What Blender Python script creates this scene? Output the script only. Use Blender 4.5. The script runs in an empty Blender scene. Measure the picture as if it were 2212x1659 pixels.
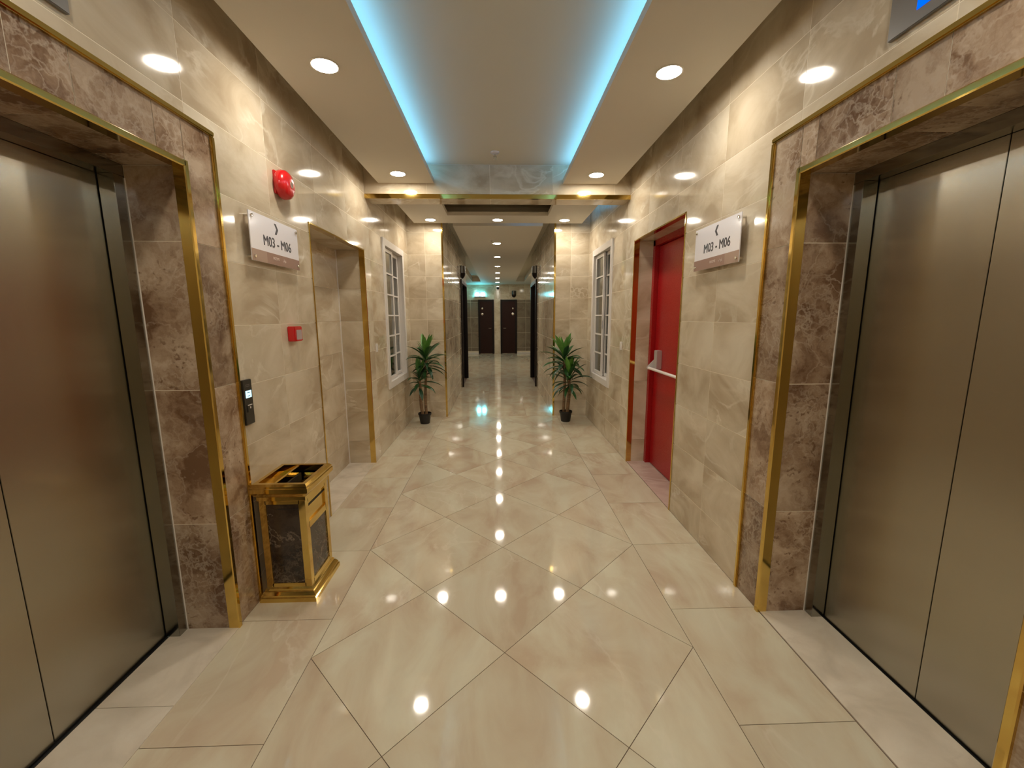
import bpy, bmesh, math, random
from mathutils import Vector, Matrix
random.seed(7)
S = bpy.context.scene
C = S.collection
PI = math.pi

# ------------------------------------------------------------------ camera, world, exposure
FPX, PITCH, YAW, ROLL, CAMH = 905.017, -0.1593, 0.0316, -0.0039, 1.4719
fw = Vector((math.sin(YAW)*math.cos(PITCH), math.cos(YAW)*math.cos(PITCH), math.sin(PITCH)))
rt0 = Vector((math.cos(YAW), -math.sin(YAW), 0)); up0 = rt0.cross(fw)
rt = rt0*math.cos(ROLL) + up0*math.sin(ROLL); up = rt.cross(fw)
cam_d = bpy.data.cameras.new('camera'); cam = bpy.data.objects.new('camera', cam_d); C.objects.link(cam)
M = Matrix.Identity(4)
for i in range(3):
    M[i][0], M[i][1], M[i][2] = rt[i], up[i], -fw[i]
M[2][3] = CAMH
cam.matrix_world = M
cam_d.sensor_fit = 'HORIZONTAL'; cam_d.sensor_width = 36; cam_d.lens = 36*FPX/2212
cam_d.clip_start = 0.02; cam_d.clip_end = 100
S.camera = cam
w = bpy.data.worlds.new('world'); S.world = w; w.use_nodes = True
w.node_tree.nodes['Background'].inputs[0].default_value = (0.02, 0.02, 0.025, 1)
w.node_tree.nodes['Background'].inputs[1].default_value = 0.3
S.view_settings.view_transform = 'Standard'; S.view_settings.look = 'None'
S.view_settings.gamma = 1; S.view_settings.use_curve_mapping = False
S.view_settings.exposure = 0.0
S.cycles.max_bounces = 7; S.cycles.diffuse_bounces = 5; S.cycles.glossy_bounces = 4
S.cycles.adaptive_threshold = 0.03
S.cycles.transmission_bounces = 6; S.cycles.transparent_max_bounces = 6
S.cycles.sample_clamp_indirect = 12; S.cycles.use_denoising = True
S.cycles.caustics_refractive = False
S.cycles.blur_glossy = 0.3
LAMP = 205.0          # radiance of the downlight diffusers
LED_A, LED_B = 25.0, 10.0

# ------------------------------------------------------------------ measures
WL, WR = -1.268, 1.299
YP = 6.13             # pier plane
PXL, PXR = -0.770, 0.803
YB, YB2, ZBB = 4.28, 4.51, 2.600   # beam
ZP, ZS = 2.733, 2.904  # floating panel underside, slab
YE = 17.0             # far wall
YBK = -3.0            # wall behind the camera
TZ0, TDZ = 1.4353-1.2, 0.3
TYL, TYR, TDY = 2.507, 2.5115, 0.612

# ------------------------------------------------------------------ materials
def mat(name):
    m = bpy.data.materials.new(name); m.use_nodes = True
    nt = m.node_tree; b = nt.nodes['Principled BSDF']
    return m, nt, b
def simple(name, col, rough=0.5, metal=0.0, coat=0.0, spec=0.5, bump=0, bscale=200):
    m, nt, b = mat(name)
    b.inputs['Base Color'].default_value = (*col, 1); b.inputs['Roughness'].default_value = rough
    b.inputs['Metallic'].default_value = metal; b.inputs['Coat Weight'].default_value = coat
    b.inputs['Specular IOR Level'].default_value = spec
    # fine grain so that nothing is perfectly uniform
    n = nt.nodes.new('ShaderNodeTexNoise'); n.inputs['Scale'].default_value = bscale; n.inputs['Detail'].default_value = 2
    g = nt.nodes.new('ShaderNodeNewGeometry'); nt.links.new(g.outputs['Position'], n.inputs['Vector'])
    if bump:
        bp = nt.nodes.new('ShaderNodeBump'); bp.inputs['Strength'].default_value = bump; bp.inputs['Distance'].default_value = 0.001
        nt.links.new(n.outputs['Fac'], bp.inputs['Height']); nt.links.new(bp.outputs['Normal'], b.inputs['Normal'])
    mr = nt.nodes.new('ShaderNodeMapRange'); mr.inputs['To Min'].default_value = rough*0.9; mr.inputs['To Max'].default_value = rough*1.1
    nt.links.new(n.outputs['Fac'], mr.inputs['Value']); nt.links.new(mr.outputs['Result'], b.inputs['Roughness'])
    return m
def emis(name, col, strength):
    m = bpy.data.materials.new(name); m.use_nodes = True
    nt = m.node_tree; nt.nodes.remove(nt.nodes['Principled BSDF'])
    e = nt.nodes.new('ShaderNodeEmission'); e.inputs[0].default_value = (*col, 1); e.inputs[1].default_value = strength
    nt.links.new(e.outputs[0], nt.nodes['Material Output'].inputs['Surface'])
    return m
def ramp(nt, stops, interp='LINEAR'):
    r = nt.nodes.new('ShaderNodeValToRGB'); r.color_ramp.interpolation = interp
    els = r.color_ramp.elements
    while len(els) < len(stops): els.new(0.5)
    for e, (p, c) in zip(els, stops):
        e.position = p; e.color = (*c, 1) if len(c) == 3 else c
    return r
def pos_coord(nt, scale=(1, 1, 1), rot=(0, 0, 0), rnd=True):
    g = nt.nodes.new('ShaderNodeNewGeometry')
    out = g.outputs['Position']
    if rnd:
        oi = nt.nodes.new('ShaderNodeObjectInfo')
        m = nt.nodes.new('ShaderNodeVectorMath'); m.operation = 'SCALE'
        m.inputs[0].default_value = (37.1, 91.7, 53.3); nt.links.new(oi.outputs['Random'], m.inputs['Scale'])
        a = nt.nodes.new('ShaderNodeVectorMath'); a.operation = 'ADD'
        nt.links.new(out, a.inputs[0]); nt.links.new(m.outputs[0], a.inputs[1]); out = a.outputs[0]
    mp = nt.nodes.new('ShaderNodeMapping'); mp.inputs['Scale'].default_value = scale; mp.inputs['Rotation'].default_value = rot
    nt.links.new(out, mp.inputs['Vector'])
    return mp.outputs['Vector']
def noise(nt, vec, scale, detail=4, rough=0.5, dist=0.0):
    n = nt.nodes.new('ShaderNodeTexNoise'); n.inputs['Scale'].default_value = scale
    n.inputs['Detail'].default_value = detail; n.inputs['Roughness'].default_value = rough
    n.inputs['Distortion'].default_value = dist; nt.links.new(vec, n.inputs['Vector'])
    return n
def mixc(nt, fac, a, b, mode='MIX'):
    m = nt.nodes.new('ShaderNodeMix'); m.data_type = 'RGBA'; m.blend_type = mode
    def put(s, v):
        if isinstance(v, (float, int)): s.default_value = v
        elif isinstance(v, tuple): s.default_value = (*v, 1)
        else: nt.links.new(v, s)
    put(m.inputs['Factor'], fac); put(m.inputs['A'], a); put(m.inputs['B'], b)
    return m.outputs['Result']
def polished(name, c0, c1, c2, vein, rough=0.07, scale=(1, 1, 1), rot=(0, 0, 0), wav=0.02, veinamt=0.5, pieceamt=0.10, base=2.2, vd=1.1, vw=0.028):
    """cream polished porcelain with soft clouds and thin pale veins"""
    m, nt, b = mat(name)
    v = pos_coord(nt, scale, rot)
    n1 = noise(nt, v, base, 6, 0.55, 0.8)
    r1 = ramp(nt, [(0.34, c0), (0.5, c1), (0.66, c2)]); nt.links.new(n1.outputs['Fac'], r1.inputs['Fac'])
    n2 = noise(nt, v, base*0.75, 5, 0.52, vd)
    sb = nt.nodes.new('ShaderNodeMath'); sb.operation = 'SUBTRACT'; sb.inputs[1].default_value = 0.5
    ab = nt.nodes.new('ShaderNodeMath'); ab.operation = 'ABSOLUTE'
    nt.links.new(n2.outputs['Fac'], sb.inputs[0]); nt.links.new(sb.outputs[0], ab.inputs[0])
    r2 = ramp(nt, [(0.0, (1, 1, 1)), (vw, (0, 0, 0))]); nt.links.new(ab.outputs[0], r2.inputs['Fac'])
    n3 = noise(nt, v, 1.7, 2)
    r3 = ramp(nt, [(0.45, (0, 0, 0)), (0.62, (veinamt,)*3)]); nt.links.new(n3.outputs['Fac'], r3.inputs['Fac'])
    fm = nt.nodes.new('ShaderNodeMath'); fm.operation = 'MULTIPLY'
    nt.links.new(r2.outputs[0], fm.inputs[0]); nt.links.new(r3.outputs[0], fm.inputs[1])
    col = mixc(nt, fm.outputs[0], r1.outputs[0], vein)
    oi = nt.nodes.new('ShaderNodeObjectInfo')
    mr = nt.nodes.new('ShaderNodeMapRange'); mr.inputs['To Min'].default_value = 1-pieceamt; mr.inputs['To Max'].default_value = 1+pieceamt*0.4
    nt.links.new(oi.outputs['Random'], mr.inputs['Value'])
    vm = nt.nodes.new('ShaderNodeVectorMath'); vm.operation = 'SCALE'
    nt.links.new(col, vm.inputs[0]); nt.links.new(mr.outputs[0], vm.inputs['Scale'])
    nt.links.new(vm.outputs[0], b.inputs['Base Color'])
    b.inputs['Roughness'].default_value = rough
    nb = noise(nt, v, 9, 2)
    bp = nt.nodes.new('ShaderNodeBump'); bp.inputs['Strength'].default_value = wav; bp.inputs['Distance'].default_value = 0.004
    nt.links.new(nb.outputs['Fac'], bp.inputs['Height']); nt.links.new(bp.outputs['Normal'], b.inputs['Normal'])
    return m
def emperador(name, dark, mid, light, vein, scale=7.0, rough=0.12, webamt=0.6, macro=0.30):
    """brown marble: blotches with a web of pale veins"""
    m, nt, b = mat(name)
    v = pos_coord(nt)
    nd = noise(nt, v, scale*0.8, 5, 0.6)
    vs = nt.nodes.new('ShaderNodeVectorMath'); vs.operation = 'SCALE'; vs.inputs['Scale'].default_value = 0.28
    nt.links.new(nd.outputs['Color'], vs.inputs[0])
    va = nt.nodes.new('ShaderNodeVectorMath'); va.operation = 'ADD'
    nt.links.new(v, va.inputs[0]); nt.links.new(vs.outputs[0], va.inputs[1])
    def web(sc, wd):
        vo = nt.nodes.new('ShaderNodeTexVoronoi'); vo.feature = 'DISTANCE_TO_EDGE'; vo.inputs['Scale'].default_value = sc
        nt.links.new(va.outputs[0], vo.inputs['Vector'])
        r = ramp(nt, [(0.0, (1, 1, 1)), (wd, (0, 0, 0))]); nt.links.new(vo.outputs['Distance'], r.inputs['Fac'])
        return r.outputs[0]
    n1 = noise(nt, va.outputs[0], scale*0.55, 6, 0.62)
    r1 = ramp(nt, [(0.36, dark), (0.48, mid), (0.62, light)]); nt.links.new(n1.outputs['Fac'], r1.inputs['Fac'])
    nm = noise(nt, v, scale*0.35, 3)
    rm = ramp(nt, [(0.42, (0, 0, 0)), (0.62, (webamt,)*3)]); nt.links.new(nm.outputs['Fac'], rm.inputs['Fac'])
    f1 = nt.nodes.new('ShaderNodeMath'); f1.operation = 'MULTIPLY'
    nt.links.new(web(scale*2.7, 0.13), f1.inputs[0]); nt.links.new(rm.outputs[0], f1.inputs[1])
    c = mixc(nt, f1.outputs[0], r1.outputs[0], vein)
    # brecciated dark grains
    vs2 = nt.nodes.new('ShaderNodeTexVoronoi'); vs2.inputs['Scale'].default_value = scale*3.6
    nt.links.new(va.outputs[0], vs2.inputs['Vector'])
    rs = ramp(nt, [(0.18, (1, 1, 1)), (0.34, (0, 0, 0))]); nt.links.new(vs2.outputs['Distance'], rs.inputs['Fac'])
    ns = noise(nt, v, scale*0.5, 3)
    rn = ramp(nt, [(0.47, (0, 0, 0)), (0.60, (0.75,)*3)]); nt.links.new(ns.outputs['Fac'], rn.inputs['Fac'])
    f3 = nt.nodes.new('ShaderNodeMath'); f3.operation = 'MULTIPLY'
    nt.links.new(rs.outputs[0], f3.inputs[0]); nt.links.new(rn.outputs[0], f3.inputs[1])
    c = mixc(nt, f3.outputs[0], c, dark)
    f2 = nt.nodes.new('ShaderNodeMath'); f2.operation = 'MULTIPLY'; f2.inputs[1].default_value = macro
    nt.links.new(web(scale*0.45, 0.022), f2.inputs[0])
    c = mixc(nt, f2.outputs[0], c, vein)
    oi = nt.nodes.new('ShaderNodeObjectInfo')
    mr = nt.nodes.new('ShaderNodeMapRange'); mr.inputs['To Min'].default_value = 0.82; mr.inputs['To Max'].default_value = 1.12
    nt.links.new(oi.outputs['Random'], mr.inputs['Value'])
    vm = nt.nodes.new('ShaderNodeVectorMath'); vm.operation = 'SCALE'
    nt.links.new(c, vm.inputs[0]); nt.links.new(mr.outputs[0], vm.inputs['Scale'])
    nt.links.new(vm.outputs[0], b.inputs['Base Color'])
    b.inputs['Roughness'].default_value = rough
    return m
def brushed(name, col, rough=0.2, spread=0.14):
    """vertically brushed steel: micro normals scatter sideways"""
    m, nt, b = mat(name)
    b.inputs['Metallic'].default_value = 1; b.inputs['Base Color'].default_value = (*col, 1); b.inputs['Roughness'].default_value = rough
    g = nt.nodes.new('ShaderNodeNewGeometry')
    sc = nt.nodes.new('ShaderNodeVectorMath'); sc.operation = 'SCALE'; sc.inputs['Scale'].default_value = 40000
    nt.links.new(g.outputs['Position'], sc.inputs[0])
    wn = nt.nodes.new('ShaderNodeTexWhiteNoise'); nt.links.new(sc.outputs[0], wn.inputs['Vector'])
    mr = nt.nodes.new('ShaderNodeMapRange'); mr.inputs['To Min'].default_value = -1; mr.inputs['To Max'].default_value = 1
    nt.links.new(wn.outputs['Value'], mr.inputs['Value'])
    pw = nt.nodes.new('ShaderNodeMath'); pw.operation = 'MULTIPLY'; nt.links.new(mr.outputs[0], pw.inputs[0])
    ab = nt.nodes.new('ShaderNodeMath'); ab.operation = 'ABSOLUTE'; nt.links.new(mr.outputs[0], ab.inputs[0]); nt.links.new(ab.outputs[0], pw.inputs[1])
    ml = nt.nodes.new('ShaderNodeMath'); ml.operation = 'MULTIPLY'; ml.inputs[1].default_value = spread; nt.links.new(pw.outputs[0], ml.inputs[0])
    cb = nt.nodes.new('ShaderNodeCombineXYZ'); nt.links.new(ml.outputs[0], cb.inputs[1])
    ad = nt.nodes.new('ShaderNodeVectorMath'); ad.operation = 'ADD'
    nt.links.new(g.outputs['Normal'], ad.inputs[0]); nt.links.new(cb.outputs[0], ad.inputs[1])
    nm = nt.nodes.new('ShaderNodeVectorMath'); nm.operation = 'NORMALIZE'; nt.links.new(ad.outputs[0], nm.inputs[0])
    nt.links.new(nm.outputs[0], b.inputs['Normal'])
    v = pos_coord(nt, (1, 1.3, .8), rnd=False); n = noise(nt, v, 2.0, 2)
    r = nt.nodes.new('ShaderNodeMapRange'); r.inputs['To Min'].default_value = rough*.85; r.inputs['To Max'].default_value = rough*1.2
    nt.links.new(n.outputs['Fac'], r.inputs['Value']); nt.links.new(r.outputs[0], b.inputs['Roughness'])
    return m

M_wall = polished('cream_wall_tile', (0.455, 0.36, 0.245), (0.575, 0.48, 0.345), (0.675, 0.59, 0.45), (0.78, 0.71, 0.57), rough=0.075, scale=(1, 1, 1.6), rot=(0.6, 0.3, 0), veinamt=0.6, pieceamt=0.06)
M_floor = polished('cream_floor_tile', (0.515, 0.405, 0.29), (0.585, 0.51, 0.375), (0.635, 0.59, 0.45), (0.72, 0.66, 0.53), rough=0.055, scale=(1.7, 0.8, 1), rot=(0, 0, 0.7), wav=0.03, veinamt=0.38, pieceamt=0.06, vd=0.7, vw=0.022)
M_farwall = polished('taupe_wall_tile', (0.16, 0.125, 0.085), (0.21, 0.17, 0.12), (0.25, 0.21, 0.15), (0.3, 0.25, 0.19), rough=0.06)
M_grout = simple('pale_grout', (0.78, 0.69, 0.54), 0.6)
M_fgrout = simple('brown_grout', (0.12, 0.075, 0.05), 0.7)
M_marble = emperador('brown_marble', (0.150, 0.080, 0.042), (0.31, 0.205, 0.130), (0.50, 0.38, 0.27), (0.58, 0.47, 0.36), webamt=0.55)
M_dmarble = emperador('dark_marble', (0.010, 0.005, 0.003), (0.024, 0.014, 0.009), (0.05, 0.033, 0.022), (0.19, 0.145, 0.105), scale=9, rough=0.14, webamt=0.5, macro=0.8)
M_thresh = polished('pale_threshold_stone', (0.55, 0.48, 0.38), (0.66, 0.58, 0.47), (0.72, 0.65, 0.54), (0.50, 0.42, 0.33), rough=0.25, veinamt=0.6, base=4)
M_gold = simple('polished_brass', (0.70, 0.49, 0.14), 0.08, 1.0, bump=0.18, bscale=11)
M_steel = brushed('brushed_steel', (0.44, 0.41, 0.34), 0.22, 0.30)
M_steelj = brushed('steel_jamb', (0.33, 0.32, 0.28), 0.14)
M_black = simple('dark_gap', (0.01, 0.009, 0.008), 0.6)
M_ceil = simple('ceiling_paint', (0.64, 0.60, 0.53), 0.65, bump=0.05, bscale=400)
M_white = simple('white_frame', (0.72, 0.68, 0.64), 0.3)
M_red = simple('red_door_paint', (0.36, 0.006, 0.008), 0.28)
M_redp = simple('red_plastic', (0.58, 0.010, 0.012), 0.22, coat=0.4)
M_alu = simple('satin_aluminium', (0.62, 0.60, 0.60), 0.3, 0.6)
M_chrome = simple('chrome', (0.75, 0.72, 0.68), 0.1, 1.0)
M_barw = simple('white_bar', (0.80, 0.74, 0.70), 0.3)
M_acry = simple('white_acrylic', (0.80, 0.77, 0.80), 0.12)
M_rose = simple('rose_brown_print', (0.33, 0.205, 0.16), 0.15)
M_rosed = simple('rose_brown_print_light', (0.40, 0.27, 0.21), 0.15)
M_ink = simple('black_ink', (0.015, 0.010, 0.016), 0.4)
M_pale = simple('pale_ink', (0.7, 0.55, 0.47), 0.4)
M_wood = simple('dark_wood', (0.026, 0.008, 0.005), 0.5, spec=0.2)
M_woodf = simple('black_brown_frame', (0.008, 0.004, 0.003), 0.45, spec=0.25)
M_plast = simple('white_plastic', (0.75, 0.70, 0.65), 0.35)
M_pot = simple('black_plastic_pot', (0.012, 0.010, 0.009), 0.45)
M_soil = simple('dark_soil', (0.03, 0.02, 0.012), 0.9, bump=0.6, bscale=150)
M_panel = simple('bronze_grey_plate', (0.085, 0.078, 0.065), 0.3, 0.7)
M_ind = simple('grey_metal_plate', (0.23, 0.215, 0.20), 0.35, 0.6)
M_sheet = simple('grey_sheet', (0.13, 0.125, 0.105), 0.8)
M_slabdark = simple('upper_slab_paint', (0.56, 0.52, 0.41), 0.7)
M_lamp = emis('warm_downlight', (1.0, 0.915, 0.78), LAMP)
M_ledA = emis('blue_led_near', (0.16, 0.50, 0.90), LED_A)
M_ledB = emis('blue_led', (0.10, 0.45, 1.0), LED_B)
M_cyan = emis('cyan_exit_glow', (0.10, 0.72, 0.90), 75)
M_blue = emis('blue_display', (0.0, 0.08, 1.0), 2.2)
M_disp = emis('white_blue_display', (0.45, 0.85, 1.0), 2.0)
def glassm():
    m, nt, b = mat('window_glass')
    b.inputs['Base Color'].default_value = (0.75, 0.82, 0.8, 1); b.inputs['Roughness'].default_value = 0.02
    b.inputs['Transmission Weight'].default_value = 1.0; b.inputs['IOR'].default_value = 1.45
    return m
M_glass = glassm()
def leafm(name, a, bcol):
    m, nt, b = mat(name)
    v = pos_coord(nt, (1, 1, 1)); n = noise(nt, v, 30, 3)
    r = ramp(nt, [(0.3, a), (0.7, bcol)]); nt.links.new(n.outputs['Fac'], r.inputs['Fac'])
    oi = nt.nodes.new('ShaderNodeObjectInfo')
    c = mixc(nt, oi.outputs['Random'], r.outputs[0], (a[0]*.55, a[1]*.6, a[2]*.9))
    nt.links.new(c, b.inputs['Base Color']); b.inputs['Roughness'].default_value = 0.35
    return m
M_leaf = leafm('green_leaf', (0.022, 0.085, 0.022), (0.05, 0.15, 0.03))
M_leafn = leafm('young_green_leaf', (0.09, 0.26, 0.03), (0.16, 0.36, 0.05))
def trunkm():
    m, nt, b = mat('cane_bark')
    v = pos_coord(nt, (8, 8, 60)); n = noise(nt, v, 1, 4)
    r = ramp(nt, [(0.3, (0.10, 0.055, 0.025)), (0.7, (0.27, 0.16, 0.075))]); nt.links.new(n.outputs['Fac'], r.inputs['Fac'])
    nt.links.new(r.outputs[0], b.inputs['Base Color']); b.inputs['Roughness'].default_value = 0.6
    bp = nt.nodes.new('ShaderNodeBump'); bp.inputs['Strength'].default_value = 0.4; bp.inputs['Distance'].default_value = 0.004
    nt.links.new(n.outputs['Fac'], bp.inputs['Height']); nt.links.new(bp.outputs['Normal'], b.inputs['Normal'])
    return m
M_bark = trunkm()

# ------------------------------------------------------------------ helpers
def tag(o, label=None, cat=None, group=None, kind=None):
    if label: o['label'] = label
    if cat: o['category'] = cat
    if group: o['group'] = group
    if kind: o['kind'] = kind
    return o
def link(o, parent=None, loc=None):
    C.objects.link(o)
    if loc is not None: o.location = loc
    if parent is not None: o.parent = parent
    return o
def empty(name, loc=(0, 0, 0), rz=0):
    o = bpy.data.objects.new(name, None); o.empty_display_size = 0.1; C.objects.link(o)
    o.location = loc; o.rotation_euler = (0, 0, rz); return o
class MB:
    def __init__(s): s.v = []; s.f = []; s.smooth = False
    def add(s, vs, fs):
        n = len(s.v); s.v += [tuple(p) for p in vs]; s.f += [tuple(i+n for i in f) for f in fs]; return s
    def box(s, x0, x1, y0, y1, z0, z1):
        x0, x1 = min(x0, x1), max(x0, x1); y0, y1 = min(y0, y1), max(y0, y1); z0, z1 = min(z0, z1), max(z0, z1)
        vs = [(x, y, z) for z in (z0, z1) for y in (y0, y1) for x in (x0, x1)]
        return s.add(vs, [(0, 2, 3, 1), (4, 5, 7, 6), (0, 1, 5, 4), (2, 6, 7, 3), (0, 4, 6, 2), (1, 3, 7, 5)])
    def prism(s, poly, z0, z1):
        n = len(poly); vs = [(x, y, z0) for x, y in poly] + [(x, y, z1) for x, y in poly]
        return s.add(vs, [tuple(range(n-1, -1, -1)), tuple(range(n, 2*n))] + [(i, (i+1) % n, n+(i+1) % n, n+i) for i in range(n)])
    def lathe(s, prof, n=32, mtx=None):
        """prof: (radius, height) pairs around local z"""
        vs = []; fs = []
        for r, h in prof:
            for k in range(n):
                a = 2*PI*k/n; p = Vector((r*math.cos(a), r*math.sin(a), h)); vs.append(mtx @ p if mtx else p)
        for j in range(len(prof)-1):
            for k in range(n):
                a, b = j*n+k, j*n+(k+1) % n; fs.append((a, b, b+n, a+n))
        if prof[0][0] > 1e-6: fs.append(tuple(range(n-1, -1, -1)))
        if prof[-1][0] > 1e-6: fs.append(tuple(range((len(prof)-1)*n, len(prof)*n)))
        return s.add(vs, fs)
    def tube(s, pts, rad, n=12):
        vs = []; fs = []; pts = [Vector(p) for p in pts]
        for i, p in enumerate(pts):
            d = (pts[min(i+1, len(pts)-1)] - pts[max(i-1, 0)]).normalized()
            a = d.orthogonal().normalized() if abs(d.z) < .9 else Vector((1, 0, 0)).cross(d).normalized()
            b = d.cross(a); r = rad[i] if isinstance(rad, (list, tuple)) else rad
            for k in range(n):
                t = 2*PI*k/n; vs.append(p + a*math.cos(t)*r + b*math.sin(t)*r)
        for j in range(len(pts)-1):
            for k in range(n):
                x, y = j*n+k, j*n+(k+1) % n; fs.append((x, y, y+n, x+n))
        fs.append(tuple(range(n-1, -1, -1))); fs.append(tuple(range((len(pts)-1)*n, len(pts)*n)))
        return s.add(vs, fs)
    def frame(s, a0, a1, z0, z1, wd, x0, x1, axis='Y'):
        """rectangular picture-frame ring in the Y-Z plane (x0..x1 thick)"""
        for r in ((a0, a1, z1-wd, z1), (a0, a1, z0, z0+wd), (a0, a0+wd, z0+wd, z1-wd), (a1-wd, a1, z0+wd, z1-wd)):
            if axis == 'Y': s.box(x0, x1, r[0], r[1], r[2], r[3])
            else: s.box(r[0], r[1], x0, x1, r[2], r[3])
        return s
    def mesh(s, name, m, smooth=False, bevel=0, auto=None):
        me = bpy.data.meshes.new(name); me.from_pydata(s.v, [], s.f)
        bm = bmesh.new(); bm.from_mesh(me)
        bmesh.ops.recalc_face_normals(bm, faces=bm.faces)
        if bevel: bmesh.ops.bevel(bm, geom=bm.edges[:], offset=bevel, segments=2, affect='EDGES', clamp_overlap=True)
        for f in bm.faces: f.smooth = smooth
        bm.to_mesh(me); bm.free()
        if smooth: me.set_sharp_from_angle(angle=math.radians(38))
        if m: me.materials.append(m)
        return me
    def build(s, name, m, parent=None, loc=None, **k):
        return link(bpy.data.objects.new(name, s.mesh(name, m, **k)), parent, loc)
def B(name, m, parent, x0, x1, y0, y1, z0, z1, **k):
    """a single box part whose origin sits at its centre (parent at the world origin)"""
    c = ((x0+x1)/2, (y0+y1)/2, (z0+z1)/2)
    return MB().box(x0-c[0], x1-c[0], y0-c[1], y1-c[1], z0-c[2], z1-c[2]).build(name, m, parent, c, **k)

tile_cache = {}
def rect_piece(name, parent, m, org, U, V, N, u0, u1, v0, v1, holes, thick=0.009, gap=0.0032, share=True):
    """one tile, cut around openings; U,V,N unit vectors, face at org plane"""
    u0 += gap/2; u1 -= gap/2; v0 += gap/2; v1 -= gap/2
    if u1-u0 < 0.012 or v1-v0 < 0.012: return None
    us = sorted({u0, u1, *[h for a in holes for h in a[:2] if u0 < h < u1]})
    vs = sorted({v0, v1, *[h for a in holes for h in a[2:] if v0 < h < v1]})
    cells = []
    for i in range(len(us)-1):
        for j in range(len(vs)-1):
            cu, cv = (us[i]+us[i+1])/2, (vs[j]+vs[j+1])/2
            if not any(a[0] < cu < a[1] and a[2] < cv < a[3] for a in holes): cells.append((i, j))
    if not cells: return None
    cu, cv = (u0+u1)/2, (v0+v1)/2
    cen = org + U*cu + V*cv
    key = None
    if len(cells) == (len(us)-1)*(len(vs)-1):
        us, vs, cells = [u0, u1], [v0, v1], [(0, 0)]
        key = (round(u1-u0, 4), round(v1-v0, 4), tuple(U), tuple(V), tuple(N), m.name, thick)
        if key in tile_cache and share: return link(bpy.data.objects.new(name, tile_cache[key]), parent, cen)
    idx = {}; vv = []; ff = []
    def vid(i, j, t):
        if (i, j, t) not in idx:
            idx[(i, j, t)] = len(vv); vv.append(U*(us[i]-cu) + V*(vs[j]-cv) - N*(thick*t))
        return idx[(i, j, t)]
    cs = set(cells)
    for i, j in cells:
        ff.append((vid(i, j, 0), vid(i+1, j, 0), vid(i+1, j+1, 0), vid(i, j+1, 0)))
        ff.append((vid(i, j, 1), vid(i, j+1, 1), vid(i+1, j+1, 1), vid(i+1, j, 1)))
        for (di, dj, a, b) in ((-1, 0, (0, 0), (0, 1)), (1, 0, (1, 0), (1, 1)), (0, -1, (0, 0), (1, 0)), (0, 1, (0, 1), (1, 1))):
            if (i+di, j+dj) not in cs:
                ff.append((vid(i+a[0], j+a[1], 0), vid(i+b[0], j+b[1], 0), vid(i+b[0], j+b[1], 1), vid(i+a[0], j+a[1], 1)))
    mb = MB(); mb.v = [tuple(p) for p in vv]; mb.f = ff
    me = mb.mesh(name, m)
    if key: tile_cache[key] = me
    return link(bpy.data.objects.new(name, me), parent, cen)
def tile_wall(parent, m, org, U, V, N, us, vs, holes=(), **k):
    for i in range(len(us)-1):
        for j in range(len(vs)-1):
            rect_piece('tile', parent, m, org, U, V, N, us[i], us[i+1], vs[j], vs[j+1], list(holes), **k)
def grid(a, b, j0, d):
    """joint lines from a to b with one passing through j0"""
    k = math.ceil((a-j0)/d + 1e-6); out = [a]
    while j0+k*d < b-1e-6:
        out.append(j0+k*d); k += 1
    return out+[b]
def slab_holes(parent_name, m, org, U, V, N, u0, u1, v0, v1, holes, thick):
    """the wall body behind the tiles, cut around the openings"""
    return rect_piece(parent_name, None, m, org, U, V, N, u0, u1, v0, v1, [(h[0]-.022, h[1]+.022, h[2]-.02, h[3]+.022) for h in holes], thick=thick, gap=0, share=False)
def centre0(o):
    """move the origin of a setting mesh to the world origin so children can use world coordinates"""
    l = o.location.copy(); o.data = o.data.copy(); o.data.transform(Matrix.Translation(l)); o.location = (0, 0, 0); return o
EX, EY, EZ = Vector((1, 0, 0)), Vector((0, 1, 0)), Vector((0, 0, 1))
ZR = grid(0, ZS, TZ0, TDZ)
def text(name, body, size, m, parent, mtx, depth=0.0006, xs=1.0, bold=0.0, align='CENTER'):
    cu = bpy.data.curves.new(name, 'FONT'); cu.body = body; cu.size = size; cu.extrude = depth*.5; cu.bevel_depth = bold; cu.bevel_resolution = 0
    cu.align_x = align; cu.align_y = 'CENTER'; cu.resolution_u = 3
    o = bpy.data.objects.new(name, cu); C.objects.link(o); bpy.context.view_layer.update()
    me = bpy.data.meshes.new_from_object(o.evaluated_get(bpy.context.evaluated_depsgraph_get()))
    bpy.data.objects.remove(o); bpy.data.curves.remove(cu)
    me.transform(mtx @ Matrix.Diagonal((xs, 1, 1, 1))); me.materials.clear(); me.materials.append(m); me.name = name
    for p in me.polygons: p.material_index = 0
    return link(bpy.data.objects.new(name, me), parent)

# ------------------------------------------------------------------ openings
LE = dict(y0=0.80, y1=1.845, zt=2.078, fo0=0.595, fo1=2.055, fz=2.285, split=1.30)   # left lift
RE = dict(y0=0.885, y1=1.862, zt=2.072, fo0=0.68, fo1=2.075, fz=2.285, split=1.355)  # right lift
ND = (2.99, 4.15, 0.0, 2.098)     # niche in the left wall
RD = (2.99, 4.085, 0.0, 2.172)    # red door opening
LWN = (4.885, 5.745, 0.715, 2.27) # left window hole
RWN = (4.92, 5.775, 0.70, 2.27)
holesL = [(LE['y0'], LE['y1'], -1, LE['zt']), ND[:2]+(-1, ND[3]), LWN]
holesR = [(RE['y0'], RE['y1'], -1, RE['zt']), RD[:2]+(-1, RD[3]), RWN]
faceL = [(LE['fo0'], LE['fo1'], -1, LE['fz'])]; faceR = [(RE['fo0'], RE['fo1'], -1, RE['fz'])]

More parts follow.
